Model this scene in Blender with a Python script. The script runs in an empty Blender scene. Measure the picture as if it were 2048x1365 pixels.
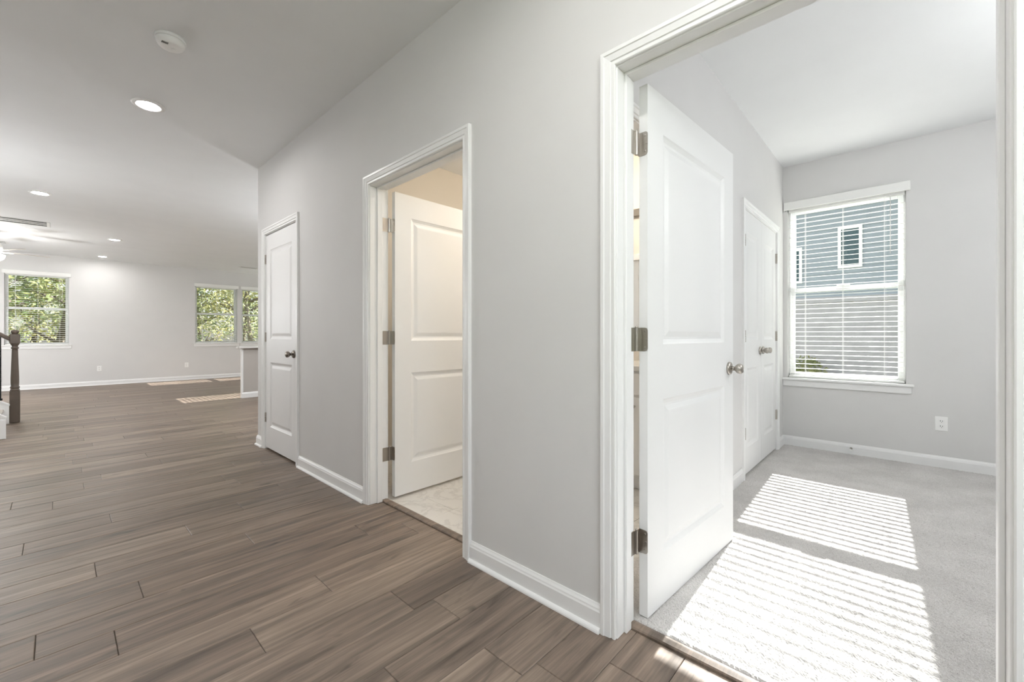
import bpy, bmesh, math, random
from mathutils import Vector, Matrix
random.seed(7)
SC = bpy.context.scene
C = SC.collection
R = math.radians

# ------------------------------------------------------------------ camera
F_PX, H_CAM = 845.0, 1.095
ANG = math.atan2(1024.0 - 115.0, F_PX)
cam_d = bpy.data.cameras.new('camera')
cam = bpy.data.objects.new('camera', cam_d); C.objects.link(cam)
cam.location = (0, 0, H_CAM)
cam.rotation_euler = (R(90), 0, -ANG)
cam_d.sensor_fit = 'HORIZONTAL'; cam_d.sensor_width = 36.0
cam_d.lens = F_PX / 2048 * 36.0
cam_d.shift_y = -11.0 / 2048
cam_d.clip_start = 0.02; cam_d.clip_end = 300
SC.camera = cam
def depth_of(x, y):
    return x * math.sin(ANG) + y * math.cos(ANG)
def px_of(x, y):
    return 1024 + F_PX * (x * math.cos(ANG) - y * math.sin(ANG)) / max(0.05, depth_of(x, y))

# ------------------------------------------------------------------ sky, sun, exposure
SUN_DIR = Vector((-1.0, -0.037, -0.625)).normalized()
SUN_STRENGTH, SKY_STRENGTH = 13.5, 0.15
w = bpy.data.worlds.new('world'); SC.world = w; w.use_nodes = True
nt = w.node_tree; nt.nodes.clear()
sky = nt.nodes.new('ShaderNodeTexSky'); sky.sky_type = 'NISHITA'
sky.sun_disc = False; sky.sun_elevation = R(32); sky.sun_rotation = R(90)
sky.air_density = 1.0; sky.dust_density = 2.0; sky.ozone_density = 1.0
hs = nt.nodes.new('ShaderNodeHueSaturation'); hs.inputs['Saturation'].default_value = 0.35
bg = nt.nodes.new('ShaderNodeBackground'); bg.inputs[1].default_value = SKY_STRENGTH
wo = nt.nodes.new('ShaderNodeOutputWorld')
nt.links.new(sky.outputs[0], hs.inputs['Color']); nt.links.new(hs.outputs[0], bg.inputs[0]); nt.links.new(bg.outputs[0], wo.inputs[0])
sl = bpy.data.lights.new('sun', 'SUN'); sl.energy = SUN_STRENGTH; sl.angle = R(0.42); sl.color = (1, .98, .955)
so = bpy.data.objects.new('sun', sl); C.objects.link(so); so.location = (20, 0, 14)
so.rotation_euler = SUN_DIR.to_track_quat('-Z', 'Y').to_euler()
vs = SC.view_settings
vs.view_transform = 'Standard'; vs.look = 'None'; vs.gamma = 1.0; vs.use_curve_mapping = False
vs.exposure = 1.12
try:
    SC.cycles.use_denoising = True
    SC.cycles.max_bounces = 8; SC.cycles.diffuse_bounces = 5; SC.cycles.glossy_bounces = 3; SC.cycles.transparent_max_bounces = 12
    SC.cycles.use_adaptive_sampling = True; SC.cycles.adaptive_threshold = .06; SC.cycles.adaptive_min_samples = 16
    SC.cycles.sample_clamp_indirect = 6.0
    SC.cycles.caustics_reflective = False; SC.cycles.caustics_refractive = False
except Exception:
    pass
def portal(name, loc, rot, sx, sy):
    l = bpy.data.lights.new(name, 'AREA'); l.shape = 'RECTANGLE'; l.size = sx; l.size_y = sy
    l.cycles.is_portal = True
    o = bpy.data.objects.new(name, l); C.objects.link(o); o.location = loc; o.rotation_euler = rot
    return o

# ------------------------------------------------------------------ materials
MATS = {}
def mat(name, col, rough=0.5, metal=0.0, spec=0.5, bump=None, emit=None, estr=0.0, vary=None):
    if name in MATS: return MATS[name]
    m = bpy.data.materials.new(name); m.use_nodes = True
    t = m.node_tree; b = t.nodes['Principled BSDF']
    b.inputs['Base Color'].default_value = (*col, 1)
    b.inputs['Roughness'].default_value = rough
    b.inputs['Metallic'].default_value = metal
    b.inputs['Specular IOR Level'].default_value = spec
    if emit:
        b.inputs['Emission Color'].default_value = (*emit, 1); b.inputs['Emission Strength'].default_value = estr
    tc = t.nodes.new('ShaderNodeTexCoord')
    n = t.nodes.new('ShaderNodeTexNoise'); n.inputs['Scale'].default_value = (bump[0] if bump else 40)
    n.inputs['Detail'].default_value = 3
    t.links.new(tc.outputs['Object'], n.inputs['Vector'])
    if bump:
        bp = t.nodes.new('ShaderNodeBump'); bp.inputs['Strength'].default_value = bump[1]
        bp.inputs['Distance'].default_value = bump[2] if len(bump) > 2 else 0.002
        t.links.new(n.outputs['Fac'], bp.inputs['Height']); t.links.new(bp.outputs[0], b.inputs['Normal'])
    v = vary if vary is not None else 0.03
    mr = t.nodes.new('ShaderNodeMapRange')
    mr.inputs['From Min'].default_value = .3; mr.inputs['From Max'].default_value = .7
    mr.inputs['To Min'].default_value = 1 - v; mr.inputs['To Max'].default_value = 1 + v
    n2 = t.nodes.new('ShaderNodeTexNoise'); n2.inputs['Scale'].default_value = 3.0
    t.links.new(tc.outputs['Object'], n2.inputs['Vector']); t.links.new(n2.outputs['Fac'], mr.inputs['Value'])
    mx = t.nodes.new('ShaderNodeVectorMath'); mx.operation = 'SCALE'
    mx.inputs[0].default_value = col
    t.links.new(mr.outputs[0], mx.inputs['Scale']); t.links.new(mx.outputs[0], b.inputs['Base Color'])
    MATS[name] = m
    return m
M_WALL = mat('wall paint', (.71, .703, .695), .6, spec=.3, bump=(260, .06, .001), vary=.012)
M_CEIL = mat('ceiling paint', (.825, .835, .84), .7, spec=.2, bump=(220, .08, .001), vary=.012)
M_TRIM = mat('trim enamel', (.87, .87, .865), .32, vary=.006)
M_DOOR = mat('door enamel', (.84, .84, .835), .42, vary=.006)
M_NICK = mat('satin nickel', (.46, .43, .39), .30, 1.0, vary=.04)
M_BRON = mat('dark nickel', (.28, .25, .22), .28, 1.0, vary=.04)
M_VINYL = mat('white vinyl', (.86, .875, .87), .35, vary=.006)
M_SLAT = mat('blind slat', (.88, .88, .86), .45, vary=.01)
M_CORD = mat('blind cord', (.82, .82, .80), .8)
M_STAIN = mat('stained newel', (.105, .08, .062), .35, vary=.10, bump=(60, .1))
M_IRON = mat('black iron', (.012, .012, .013), .45, .4)
M_PLAST = mat('white plastic', (.91, .91, .90), .4, vary=.006)
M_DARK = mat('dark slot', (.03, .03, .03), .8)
M_VENT = mat('vent enamel', (.80, .80, .78), .45)
M_LENS = mat('lamp lens', (.9, .9, .9), .5, emit=(1, .98, .96), estr=165.0)
M_BOWL = mat('fan glass bowl', (.9, .88, .84), .4, emit=(1, .97, .93), estr=22.0)
M_BULB = mat('vanity bulb', (.9, .85, .8), .5, emit=(1, .85, .66), estr=60.0)
M_BLADE = mat('fan blade', (.62, .58, .53), .5, vary=.05)
M_COUNTER = mat('quartz', (.72, .71, .69), .2, vary=.04)
M_ISL = mat('island paint', (.46, .43, .40), .5, vary=.012)
M_CARP2 = mat('stair carpet', (.60, .57, .53), .95, spec=.1, bump=(300, .6, .004), vary=.04)
M_MIRR = mat('mirror silver', (.85, .85, .84), .03, 1.0, vary=.0)
M_TAN = mat('lamp tinted bath paint', (.70, .66, .60), .6, spec=.3, vary=.012)  # warm lamplight tint put into the wall colour
M_SUB = mat('subfloor', (.05, .04, .035), .9)
M_SIDE = mat('neighbour siding', (.31, .35, .385), .6, vary=.04)
M_BRICKN = mat('neighbour stone', (.45, .435, .445), .8, bump=(30, .4, .01), vary=.10)
M_SHING = mat('roof shingle', (.13, .13, .14), .9, vary=.2, bump=(12, .6, .02))
M_GLASSN = mat('dark window glass', (.05, .09, .10), .08)
M_BARK = mat('bark', (.17, .135, .105), .9, vary=.25, bump=(14, .8, .03))
M_GRASS = mat('lawn', (.16, .19, .07), .95, vary=.35, bump=(20, .8, .05))

def mat_glass():
    m = bpy.data.materials.new('window glass'); m.use_nodes = True
    t = m.node_tree; t.nodes.clear()
    o = t.nodes.new('ShaderNodeOutputMaterial'); mx = t.nodes.new('ShaderNodeMixShader')
    tr = t.nodes.new('ShaderNodeBsdfTransparent'); tr.inputs[0].default_value = (.96, .975, .97, 1)
    gl = t.nodes.new('ShaderNodeBsdfGlossy'); gl.inputs['Roughness'].default_value = .02
    fr = t.nodes.new('ShaderNodeFresnel'); fr.inputs['IOR'].default_value = 1.2
    t.links.new(fr.outputs[0], mx.inputs[0]); t.links.new(tr.outputs[0], mx.inputs[1]); t.links.new(gl.outputs[0], mx.inputs[2])
    t.links.new(mx.outputs[0], o.inputs[0])
    return m
M_GLASS = mat_glass()

def mat_leaf():
    m = bpy.data.materials.new('leaves'); m.use_nodes = True
    t = m.node_tree; b = t.nodes['Principled BSDF']
    g = t.nodes.new('ShaderNodeNewGeometry'); n = t.nodes.new('ShaderNodeTexNoise'); n.inputs['Scale'].default_value = .9
    n.inputs['Detail'].default_value = 6
    t.links.new(g.outputs['Position'], n.inputs['Vector'])
    cr = t.nodes.new('ShaderNodeValToRGB'); e = cr.color_ramp.elements
    e[0].position = .35; e[0].color = (.13, .19, .09, 1); e[1].position = .66; e[1].color = (.66, .58, .26, 1)
    k = e.new(.5); k.color = (.33, .36, .16, 1)
    t.links.new(n.outputs['Fac'], cr.inputs[0]); t.links.new(cr.outputs[0], b.inputs['Base Color'])
    b.inputs['Roughness'].default_value = .6
    tl = t.nodes.new('ShaderNodeBsdfTranslucent'); t.links.new(cr.outputs[0], tl.inputs[0])
    mx = t.nodes.new('ShaderNodeMixShader'); mx.inputs[0].default_value = .45
    out = t.nodes['Material Output']
    t.links.new(b.outputs[0], mx.inputs[1]); t.links.new(tl.outputs[0], mx.inputs[2]); t.links.new(mx.outputs[0], out.inputs[0])
    return m
M_LEAF = mat_leaf()

def mat_plank():
    m = bpy.data.materials.new('oak vinyl plank'); m.use_nodes = True
    t = m.node_tree; b = t.nodes['Principled BSDF']; L = t.links.new
    at = t.nodes.new('ShaderNodeAttribute'); at.attribute_name = 'tone'
    g = t.nodes.new('ShaderNodeNewGeometry')
    off = t.nodes.new('ShaderNodeVectorMath'); off.operation = 'SCALE'; off.inputs[0].default_value = (37, 91, 53)
    L(at.outputs['Fac'], off.inputs['Scale'])
    ad = t.nodes.new('ShaderNodeVectorMath'); ad.operation = 'ADD'
    L(g.outputs['Position'], ad.inputs[0]); L(off.outputs[0], ad.inputs[1])
    def noise(sx, sy, det, rough=.55, dist=0.0):
        mp = t.nodes.new('ShaderNodeMapping'); mp.inputs['Scale'].default_value = (sx, sy, 1)
        L(ad.outputs[0], mp.inputs['Vector'])
        n = t.nodes.new('ShaderNodeTexNoise'); n.inputs['Scale'].default_value = 1; n.inputs['Detail'].default_value = det
        n.inputs['Roughness'].default_value = rough; n.inputs['Distortion'].default_value = dist
        L(mp.outputs[0], n.inputs['Vector']); return n
    broad = noise(1.3, 16, 4, .6, .6); fine = noise(7, 190, 3, .6); streak = noise(.7, 45, 3, .55, .3); knot = noise(3.2, 13, 2, .5, 1.2)
    cr = t.nodes.new('ShaderNodeValToRGB'); e = cr.color_ramp.elements
    e[0].position = 0; e[0].color = (.178, .134, .104, 1); e[1].position = 1; e[1].color = (.262, .202, .158, 1)
    k = e.new(.5); k.color = (.218, .166, .130, 1)
    L(at.outputs['Fac'], cr.inputs[0])
    def rng(n, a, c, lo=.28, hi=.72):
        r = t.nodes.new('ShaderNodeMapRange'); r.inputs['From Min'].default_value = lo; r.inputs['From Max'].default_value = hi
        r.inputs['To Min'].default_value = a; r.inputs['To Max'].default_value = c
        L(n.outputs['Fac'], r.inputs['Value']); return r
    def mul(a, c):
        x = t.nodes.new('ShaderNodeMath'); x.operation = 'MULTIPLY'; L(a.outputs[0], x.inputs[0]); L(c.outputs[0], x.inputs[1]); return x
    f = mul(mul(rng(broad, .50, 1.42), rng(fine, .86, 1.13)), mul(rng(streak, .76, 1.2), rng(knot, 1.0, .42, .63, .78)))
    sc = t.nodes.new('ShaderNodeVectorMath'); sc.operation = 'SCALE'
    L(cr.outputs[0], sc.inputs[0]); L(f.outputs[0], sc.inputs['Scale']); L(sc.outputs[0], b.inputs['Base Color'])
    rr = rng(broad, .36, .46); L(rr.outputs[0], b.inputs['Roughness'])
    b.inputs['Specular IOR Level'].default_value = .45
    bp = t.nodes.new('ShaderNodeBump'); bp.inputs['Strength'].default_value = .10; bp.inputs['Distance'].default_value = .001
    L(fine.outputs['Fac'], bp.inputs['Height']); L(bp.outputs[0], b.inputs['Normal'])
    return m
M_PLANK = mat_plank()

def mat_carpet():
    m = bpy.data.materials.new('cut pile carpet'); m.use_nodes = True
    t = m.node_tree; b = t.nodes['Principled BSDF']; L = t.links.new
    g = t.nodes.new('ShaderNodeNewGeometry')
    n = t.nodes.new('ShaderNodeTexNoise'); n.inputs['Scale'].default_value = 330; n.inputs['Detail'].default_value = 2
    n2 = t.nodes.new('ShaderNodeTexNoise'); n2.inputs['Scale'].default_value = 4.5; n2.inputs['Detail'].default_value = 3
    L(g.outputs['Position'], n.inputs['Vector']); L(g.outputs['Position'], n2.inputs['Vector'])
    cr = t.nodes.new('ShaderNodeValToRGB'); e = cr.color_ramp.elements
    e[0].position = .3; e[0].color = (.47, .448, .432, 1); e[1].position = .7; e[1].color = (.71, .692, .678, 1)
    L(n.outputs['Fac'], cr.inputs[0])
    mr = t.nodes.new('ShaderNodeMapRange'); mr.inputs['From Min'].default_value = .35; mr.inputs['From Max'].default_value = .65
    mr.inputs['To Min'].default_value = .93; mr.inputs['To Max'].default_value = 1.06
    L(n2.outputs['Fac'], mr.inputs['Value'])
    sc = t.nodes.new('ShaderNodeVectorMath'); sc.operation = 'SCALE'
    L(cr.outputs[0], sc.inputs[0]); L(mr.outputs[0], sc.inputs['Scale']); L(sc.outputs[0], b.inputs['Base Color'])
    b.inputs['Roughness'].default_value = .95; b.inputs['Specular IOR Level'].default_value = .1
    bp = t.nodes.new('ShaderNodeBump'); bp.inputs['Strength'].default_value = .55; bp.inputs['Distance'].default_value = .004
    L(n.outputs['Fac'], bp.inputs['Height']); L(bp.outputs[0], b.inputs['Normal'])
    return m
M_CARP = mat_carpet()

def mat_marble():
    m = bpy.data.materials.new('marble tile'); m.use_nodes = True
    t = m.node_tree; b = t.nodes['Principled BSDF']; L = t.links.new
    g = t.nodes.new('ShaderNodeNewGeometry')
    n = t.nodes.new('ShaderNodeTexNoise'); n.inputs['Scale'].default_value = 3.2; n.inputs['Detail'].default_value = 8
    n.inputs['Distortion'].default_value = 1.4; n.inputs['Roughness'].default_value = .6
    L(g.outputs['Position'], n.inputs['Vector'])
    cr = t.nodes.new('ShaderNodeValToRGB'); e = cr.color_ramp.elements
    e[0].position = .0; e[0].color = (.74, .72, .69, 1); e[1].position = 1; e[1].color = (.74, .72, .69, 1)
    for p, c in ((.46, (.72, .70, .67, 1)), (.5, (.62, .60, .575, 1)), (.535, (.72, .70, .67, 1))):
        k = e.new(p); k.color = c
    L(n.outputs['Fac'], cr.inputs[0]); L(cr.outputs[0], b.inputs['Base Color'])
    b.inputs['Roughness'].default_value = .22
    return m
M_TILE = mat_marble()

# ------------------------------------------------------------------ mesh builder
class MB:
    def __init__(s): s.v = []; s.f = []; s.sm = []
    def add(s, vs_, fs_, smooth=False):
        o = len(s.v); s.v += [Vector(p) for p in vs_]
        for f in fs_: s.f.append([o + i for i in f]); s.sm.append(smooth)
        return s
    def box(s, x0, x1, y0, y1, z0, z1):
        v = [(x0,y0,z0),(x1,y0,z0),(x1,y1,z0),(x0,y1,z0),(x0,y0,z1),(x1,y0,z1),(x1,y1,z1),(x0,y1,z1)]
        return s.add(v, [(0,3,2,1),(4,5,6,7),(0,1,5,4),(1,2,6,5),(2,3,7,6),(3,0,4,7)])
    def cbox(s, x0, x1, y0, y1, z0, z1, c=.003):       # box with chamfered edges
        x0, x1 = min(x0, x1), max(x0, x1); y0, y1 = min(y0, y1), max(y0, y1); z0, z1 = min(z0, z1), max(z0, z1)
        c = min(c, (x1-x0)*.45, (y1-y0)*.45, (z1-z0)*.45)
        bm = bmesh.new(); bmesh.ops.create_cube(bm, size=1.0)
        for q in bm.verts:
            q.co = Vector((x0 + (q.co.x+.5)*(x1-x0), y0 + (q.co.y+.5)*(y1-y0), z0 + (q.co.z+.5)*(z1-z0)))
        bmesh.ops.bevel(bm, geom=list(bm.edges), offset=c, segments=1, affect='EDGES')
        bm.verts.index_update()
        s.add([q.co.copy() for q in bm.verts], [[q.index for q in f.verts] for f in bm.faces]); bm.free(); return s
    def loft(s, rings, smooth=False, caps=True, closed=True):
        n = len(rings[0]); o = len(s.v)
        for r in rings: s.v += [Vector(p) for p in r]
        for i in range(len(rings) - 1):
            for j in range(n if closed else n - 1):
                k = (j + 1) % n
                s.f.append([o+i*n+j, o+i*n+k, o+(i+1)*n+k, o+(i+1)*n+j]); s.sm.append(smooth)
        if caps:
            s.f.append([o + j for j in range(n)][::-1]); s.sm.append(False)
            s.f.append([o + (len(rings)-1)*n + j for j in range(n)]); s.sm.append(False)
        return s
    def lathe(s, prof, org=(0,0,0), axis='Z', n=24, smooth=True):   # prof: (radius, height)
        O = Vector(org); rings = []
        for r, h in prof:
            ring = []
            for j in range(n):
                a = 2*math.pi*j/n; p, q = r*math.cos(a), r*math.sin(a)
                ring.append(O + Vector({'Z': (p, q, h), 'X': (h, p, q), 'Y': (p, h, q)}[axis]))
            rings.append(ring)
        return s.loft(rings, smooth)
    def tube(s, pts, rad, n=8, smooth=True):
        pts = [Vector(p) for p in pts]; rings = []
        rad = rad if isinstance(rad, (list, tuple)) else [rad]*len(pts)
        for i, p in enumerate(pts):
            d = (pts[min(i+1, len(pts)-1)] - pts[max(i-1, 0)]).normalized()
            u = d.cross(Vector((0,0,1)) if abs(d.z) < .95 else Vector((1,0,0))).normalized(); v = d.cross(u)
            rings.append([p + (u*math.cos(2*math.pi*j/n) + v*math.sin(2*math.pi*j/n))*rad[i] for j in range(n)])
        return s.loft(rings, smooth)
    def mesh(s, name, org=(0,0,0), fix=True):
        me = bpy.data.meshes.new(name); O = Vector(org)
        me.from_pydata([tuple(p - O) for p in s.v], [], s.f)
        me.polygons.foreach_set('use_smooth', s.sm)
        if fix:
            bm = bmesh.new(); bm.from_mesh(me); bmesh.ops.recalc_face_normals(bm, faces=list(bm.faces)); bm.to_mesh(me); bm.free()
        me.update(); return me
    def build(s, name, m, parent=None, org=(0,0,0), fix=True):
        o = bpy.data.objects.new(name, s.mesh(name, org, fix)); C.objects.link(o)
        o.data.materials.append(m)
        if parent is not None: o.parent = parent
        else: o.location = org
        return o
def tag(o, label, cat, group=None, kind=None):
    o['label'] = label; o['category'] = cat
    if group: o['group'] = group
    if kind: o['kind'] = kind
    return o
def empty(name, loc, rz=0.0):
    o = bpy.data.objects.new(name, None); C.objects.link(o); o.location = loc; o.rotation_euler = (0, 0, rz)
    o.empty_display_size = .1
    return o
def inst(o, parent, loc=None, rot=None):
    c = o.copy(); C.objects.link(c); c.parent = parent
    if loc is not None: c.location = loc
    if rot is not None: c.rotation_euler = rot
    return c
def copy_tree(o, parent=None):
    c = o.copy(); C.objects.link(c); c.parent = parent
    for ch in list(o.children): copy_tree(ch, c)
    return c

# ------------------------------------------------------------------ the setting: floor, ceiling, walls
ZC = 2.77                       # ceiling height
XA, XB = 1.372, 1.497           # hall wall, two faces
YCOR = 4.76                     # end of the hall wall
XW = 4.93                       # outside wall with the windows
YO = .89                        # office closet wall face
YBACK = 13.0

def wall(name, axis, a0, a1, s0, s1, holes, m, label, z1=ZC):
    """axis 'x': slab between x=a0..a1 running along y=s0..s1; 'y' the other way. holes: (s0,s1,z0,z1)"""
    b = MB()
    def bx(p, q, z0, z1_):
        if q - p > 1e-4 and z1_ - z0 > 1e-4:
            if axis == 'x': b.box(a0, a1, p, q, z0, z1_)
            else: b.box(p, q, a0, a1, z0, z1_)
    cur = s0
    for (p, q, z0, zz) in sorted(holes):
        bx(cur, p, 0, z1); bx(p, q, 0, z0); bx(p, q, zz, z1); cur = q
    bx(cur, s1, 0, z1)
    o = b.build(name, m); tag(o, label, 'wall', kind='structure'); return o
HEAD = 2.063                    # underside of the head jambs
JT = .018
D_OFF = (-.163, .757); D_BATH = (1.607, 2.527); D_CLO = (3.757, 4.537)
WZ0, WZ1 = .68, 2.36            # window opening heights, outside wall
WIN_OFF = (-.008, .852)
WIN_K1 = (8.55, 9.41); WIN_K2 = (12.06, 12.92)
BZ0, BZ1 = .90, 2.36            # rear wall windows
WB1 = (-.717, .167); WB2 = (2.35, 3.255); WB3 = (3.36, 4.27)
def dh(d): return (d[0]-JT, d[1]+JT, 0, HEAD+JT)
wall('wall_right', 'x', XA, XB, -3.0, YCOR, [dh(D_OFF), dh(D_BATH), dh(D_CLO)], M_WALL, 'pale grey hallway wall with three white doorways')
wall('wall_window_side', 'x', XW, XW+.17, -2.72, YBACK+.17, [(*WIN_OFF, WZ0, WZ1), (*WIN_K1, WZ0, WZ1), (*WIN_K2, WZ0, WZ1)], M_WALL, 'pale wall with the large blind-covered window in carpeted room')
D_JACK = (1.66, 2.40); D_DBL = (3.535, 4.625)
wall('wall_closet_side', 'y', YO, YO+.115, XB, XW, [dh(D_JACK), dh(D_DBL)], M_WALL, 'white wall holding the double closet doors in carpeted room')
wall('wall_office_far', 'y', -2.72, -2.6, XB, XW, [], M_WALL, 'pale wall of the carpeted room beyond the right frame edge')
wall('wall_bath_vanity', 'x', 3.30, 3.42, YO+.115, 3.40, [], M_TAN, 'lamp-tinted beige bathroom wall behind the vanity')
wall('wall_bath_end', 'y', 3.40, 3.52, XB, 3.42, [], M_TAN, 'lamp-tinted beige bathroom wall seen above the open bathroom door')
wall('wall_closet_back', 'y', 1.60, 1.70, 3.42, XW, [], M_WALL, 'wall at the back of the double closet')
wall('wall_corner_return', 'y', YCOR-.12, YCOR, XB, XW, [], M_WALL, 'wall turning the corner past the narrow closed door')
wall('wall_back', 'y', YBACK, YBACK+.17, -4.12, XW, [(*WB1, BZ0, BZ1), (*WB2, BZ0, BZ1), (*WB3, BZ0, BZ1)], M_WALL, 'far living room wall with three blind-covered windows')
wall('wall_left', 'x', -4.12, -4.0, 6.9, YBACK, [(9.2, 11.8, .1, 2.3)], M_WALL, 'left living room wall beyond the frame')
wall('wall_hall_left', 'x', -1.12, -1.0, -3.0, 6.9, [(-2.6, .2, .5, 2.35)], M_WALL, 'left hallway wall behind the camera')
wall('wall_stair_side', 'y', 6.78, 6.9, -4.12, -1.12, [], M_WALL, 'wall along the near side of the stairs')
wall('wall_front', 'y', -3.12, -3.0, -1.12, XB, [(-.75, 1.1, .15, 2.35)], M_WALL, 'front hallway wall behind the camera')
c = MB().box(-4.2, XW+.17, -3.2, YBACK+.17, ZC, ZC+.12).build('ceiling', M_CEIL)
tag(c, 'flat pale ceiling over hallway, living room and carpeted room', 'ceiling', kind='structure')

# plank floor --------------------------------------------------------------
floor = MB().box(-4.12, 1.455, -3.1, YCOR, -.05, -.0125).box(-4.12, XW, YCOR, YBACK, -.05, -.0125).build('floor', M_SUB)
tag(floor, 'grey brown wood plank floor of hallway and living room', 'floor', kind='structure')
PW, PL, Y0 = .178, 1.22, 2.86
KNOWN = {0: .121, 2: .245, 3: -.054, 4: .143, 6: .49, 5: .80, 8: 1.06, -1: .50, 1: .705, -2: .80, -4: .217, 9: .733, -6: .868, -5: -.3, -3: 1.1, 7: -.25}
planks = []
k0 = int(math.floor((Y0 - YBACK) / PW)); k1 = int(math.ceil((Y0 + 1.6) / PW))
for k in range(k0, k1):
    ya, yb = Y0 - PW*(k+1), Y0 - PW*k
    yb = min(yb, YBACK); ya = max(ya, -1.7)
    if yb - ya < .02: continue
    xa, xb = (-1.0, 1.455) if yb <= YCOR + .05 else (-2.6, XW)
    ph = KNOWN.get(k, random.uniform(0, PL))
    x = ph - math.ceil((ph - xa) / PL) * PL
    while x < xb:
        p, q = max(x, xa), min(x + PL, xb)
        if q - p > .03: planks.append((p, q, ya, yb, random.random()))
        x += PL
def plank_mb(b, p):
    x0, x1, y0, y1, _ = p; g, c_, z = .0007, .0020, 0.0
    x0 += g; x1 -= g; y0 += g; y1 -= g
    v = [(x0,y0,-.012),(x1,y0,-.012),(x1,y1,-.012),(x0,y1,-.012),(x0,y0,z-.0016),(x1,y0,z-.0016),(x1,y1,z-.0016),(x0,y1,z-.0016),
         (x0+c_,y0+c_,z),(x1-c_,y0+c_,z),(x1-c_,y1-c_,z),(x0+c_,y1-c_,z)]
    return b.add(v, [(0,1,5,4),(1,2,6,5),(2,3,7,6),(3,0,4,7),(4,5,9,8),(5,6,10,9),(6,7,11,10),(7,4,8,11),(8,9,10,11)])
def set_tone(me, vals):
    a = me.attributes.new('tone', 'FLOAT', 'FACE'); a.data.foreach_set('value', vals)
def seen(p):
    best = 0
    for fx in (0, .25, .5, .75, 1):
        for fy in (0, 1):
            x = p[0] + (p[1]-p[0])*fx; y = p[2] + (p[3]-p[2])*fy; d = depth_of(x, y)
            if d > .9 and -40 < px_of(x, y) < 2088 and 671 + F_PX*H_CAM/d < 1420:
                if y > YCOR and px_of(x, y) > 516: continue
                best = max(best, 1/d)
    return best * (p[1]-p[0])**.3
planks.sort(key=seen, reverse=True)
for p in planks[:290]:
    o = plank_mb(MB(), p).build('plank', M_PLANK, floor, fix=False); set_tone(o.data, [p[4]]*9)
b = MB(); tn = []
for p in planks[290:]: plank_mb(b, p); tn += [p[4]]*9
o = b.build('distant_planks', M_PLANK, floor, fix=False); set_tone(o.data, tn); o['kind'] = 'stuff'

# carpet -------------------------------------------------------------------
carp = MB().box(1.50, XW, -2.6, YO, -.05, .006).build('floor.001', M_CARP)
tag(carp, 'light greige cut pile carpet with sun stripes', 'carpet', kind='structure')
try:
    import numpy as np
    rng = np.random.default_rng(3)
    x0, x1, y0, y1, st = 1.497, XW, -.95, YO+.06, .0052
    nx, ny = int((x1-x0)/st), int((y1-y0)/st)
    gx, gy = np.meshgrid(np.linspace(x0, x1, nx), np.linspace(y0, y1, ny), indexing='ij')
    z = .0135 + rng.uniform(-.0017, .0017, gx.shape)
    z[0, :] = .001; z[1, :] *= .7
    gx = gx + rng.uniform(-.0015, .0015, gx.shape); gy = gy + rng.uniform(-.0015, .0015, gy.shape)
    co = np.stack([gx, gy, z], -1).reshape(-1, 3).astype(np.float32)
    idx = np.arange(nx*ny).reshape(nx, ny)
    q = np.stack([idx[:-1,:-1], idx[1:,:-1], idx[1:,1:], idx[:-1,1:]], -1).reshape(-1, 4).astype(np.int32)
    me = bpy.data.meshes.new('carpet_pile'); me.vertices.add(len(co)); me.vertices.foreach_set('co', co.ravel())
    me.loops.add(q.size); me.loops.foreach_set('vertex_index', q.ravel())
    me.polygons.add(len(q)); me.polygons.foreach_set('loop_start', np.arange(0, q.size, 4, dtype=np.int32))
    me.update(calc_edges=True); me.validate()
    me.polygons.foreach_set('use_smooth', np.zeros(len(q), dtype=bool))
    o = bpy.data.objects.new('carpet_pile', me); C.objects.link(o); me.materials.append(M_CARP); o.parent = carp; o['kind'] = 'stuff'
except ImportError:
    pass

# bathroom tile ------------------------------------------------------------
tf = MB().box(1.50, 3.42, YO+.03, 3.45, -.05, -.006).build('floor.002', mat('grout', (.55, .52, .48), .9))
tag(tf, 'white marble look tile floor of the bathroom', 'floor', kind='structure')
tx0, ty0, tw, tl_ = 1.692, 2.08, .3048, .6096
for i in range(-7, 8):
    for j in range(-1, 7):
        ya = ty0 - .6096 + tl_*j*.5*0 + tw*i; xa = tx0 + tl_*(j-1) + (.208 if i % 2 else 0)
        p, q, r_, s_ = max(xa, 1.50), min(xa+tl_, 3.30), max(ya, YO+.03), min(ya+tw, 3.40)
        if q-p > .01 and s_-r_ > .01:
            MB().cbox(p+.001, q-.001, r_+.001, s_-.001, -.005, 0, .0012).build('floor_tile', M_TILE, tf)

# transition strips ----------------------------------------------------------
def strip(y0, y1, label):
    prof = [(1.455, -.012), (1.4555, .006), (1.460, .0105), (1.485, .0115), (1.499, .008), (1.5, -.012)]
    b = MB().loft([[(x, y0, z) for x, z in prof], [(x, y1, z) for x, z in prof]])
    o = b.build('trim_threshold', M_PLANK); set_tone(o.data, [.35]*len(o.data.polygons))
    tag(o, label, 'threshold', kind='structure'); return o
strip(*D_OFF, 'brown wood threshold strip between planks and carpet')
strip(*D_BATH, 'brown wood threshold strip between planks and white bathroom tile')
o = MB().box(D_JACK[0], D_JACK[1], YO+.0, YO+.03, -.01, .004).build('trim_threshold', mat('metal strip', (.5, .48, .45), .4, .6))
tag(o, 'small strip between carpet and tile behind the open door', 'threshold', kind='structure')

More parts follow.
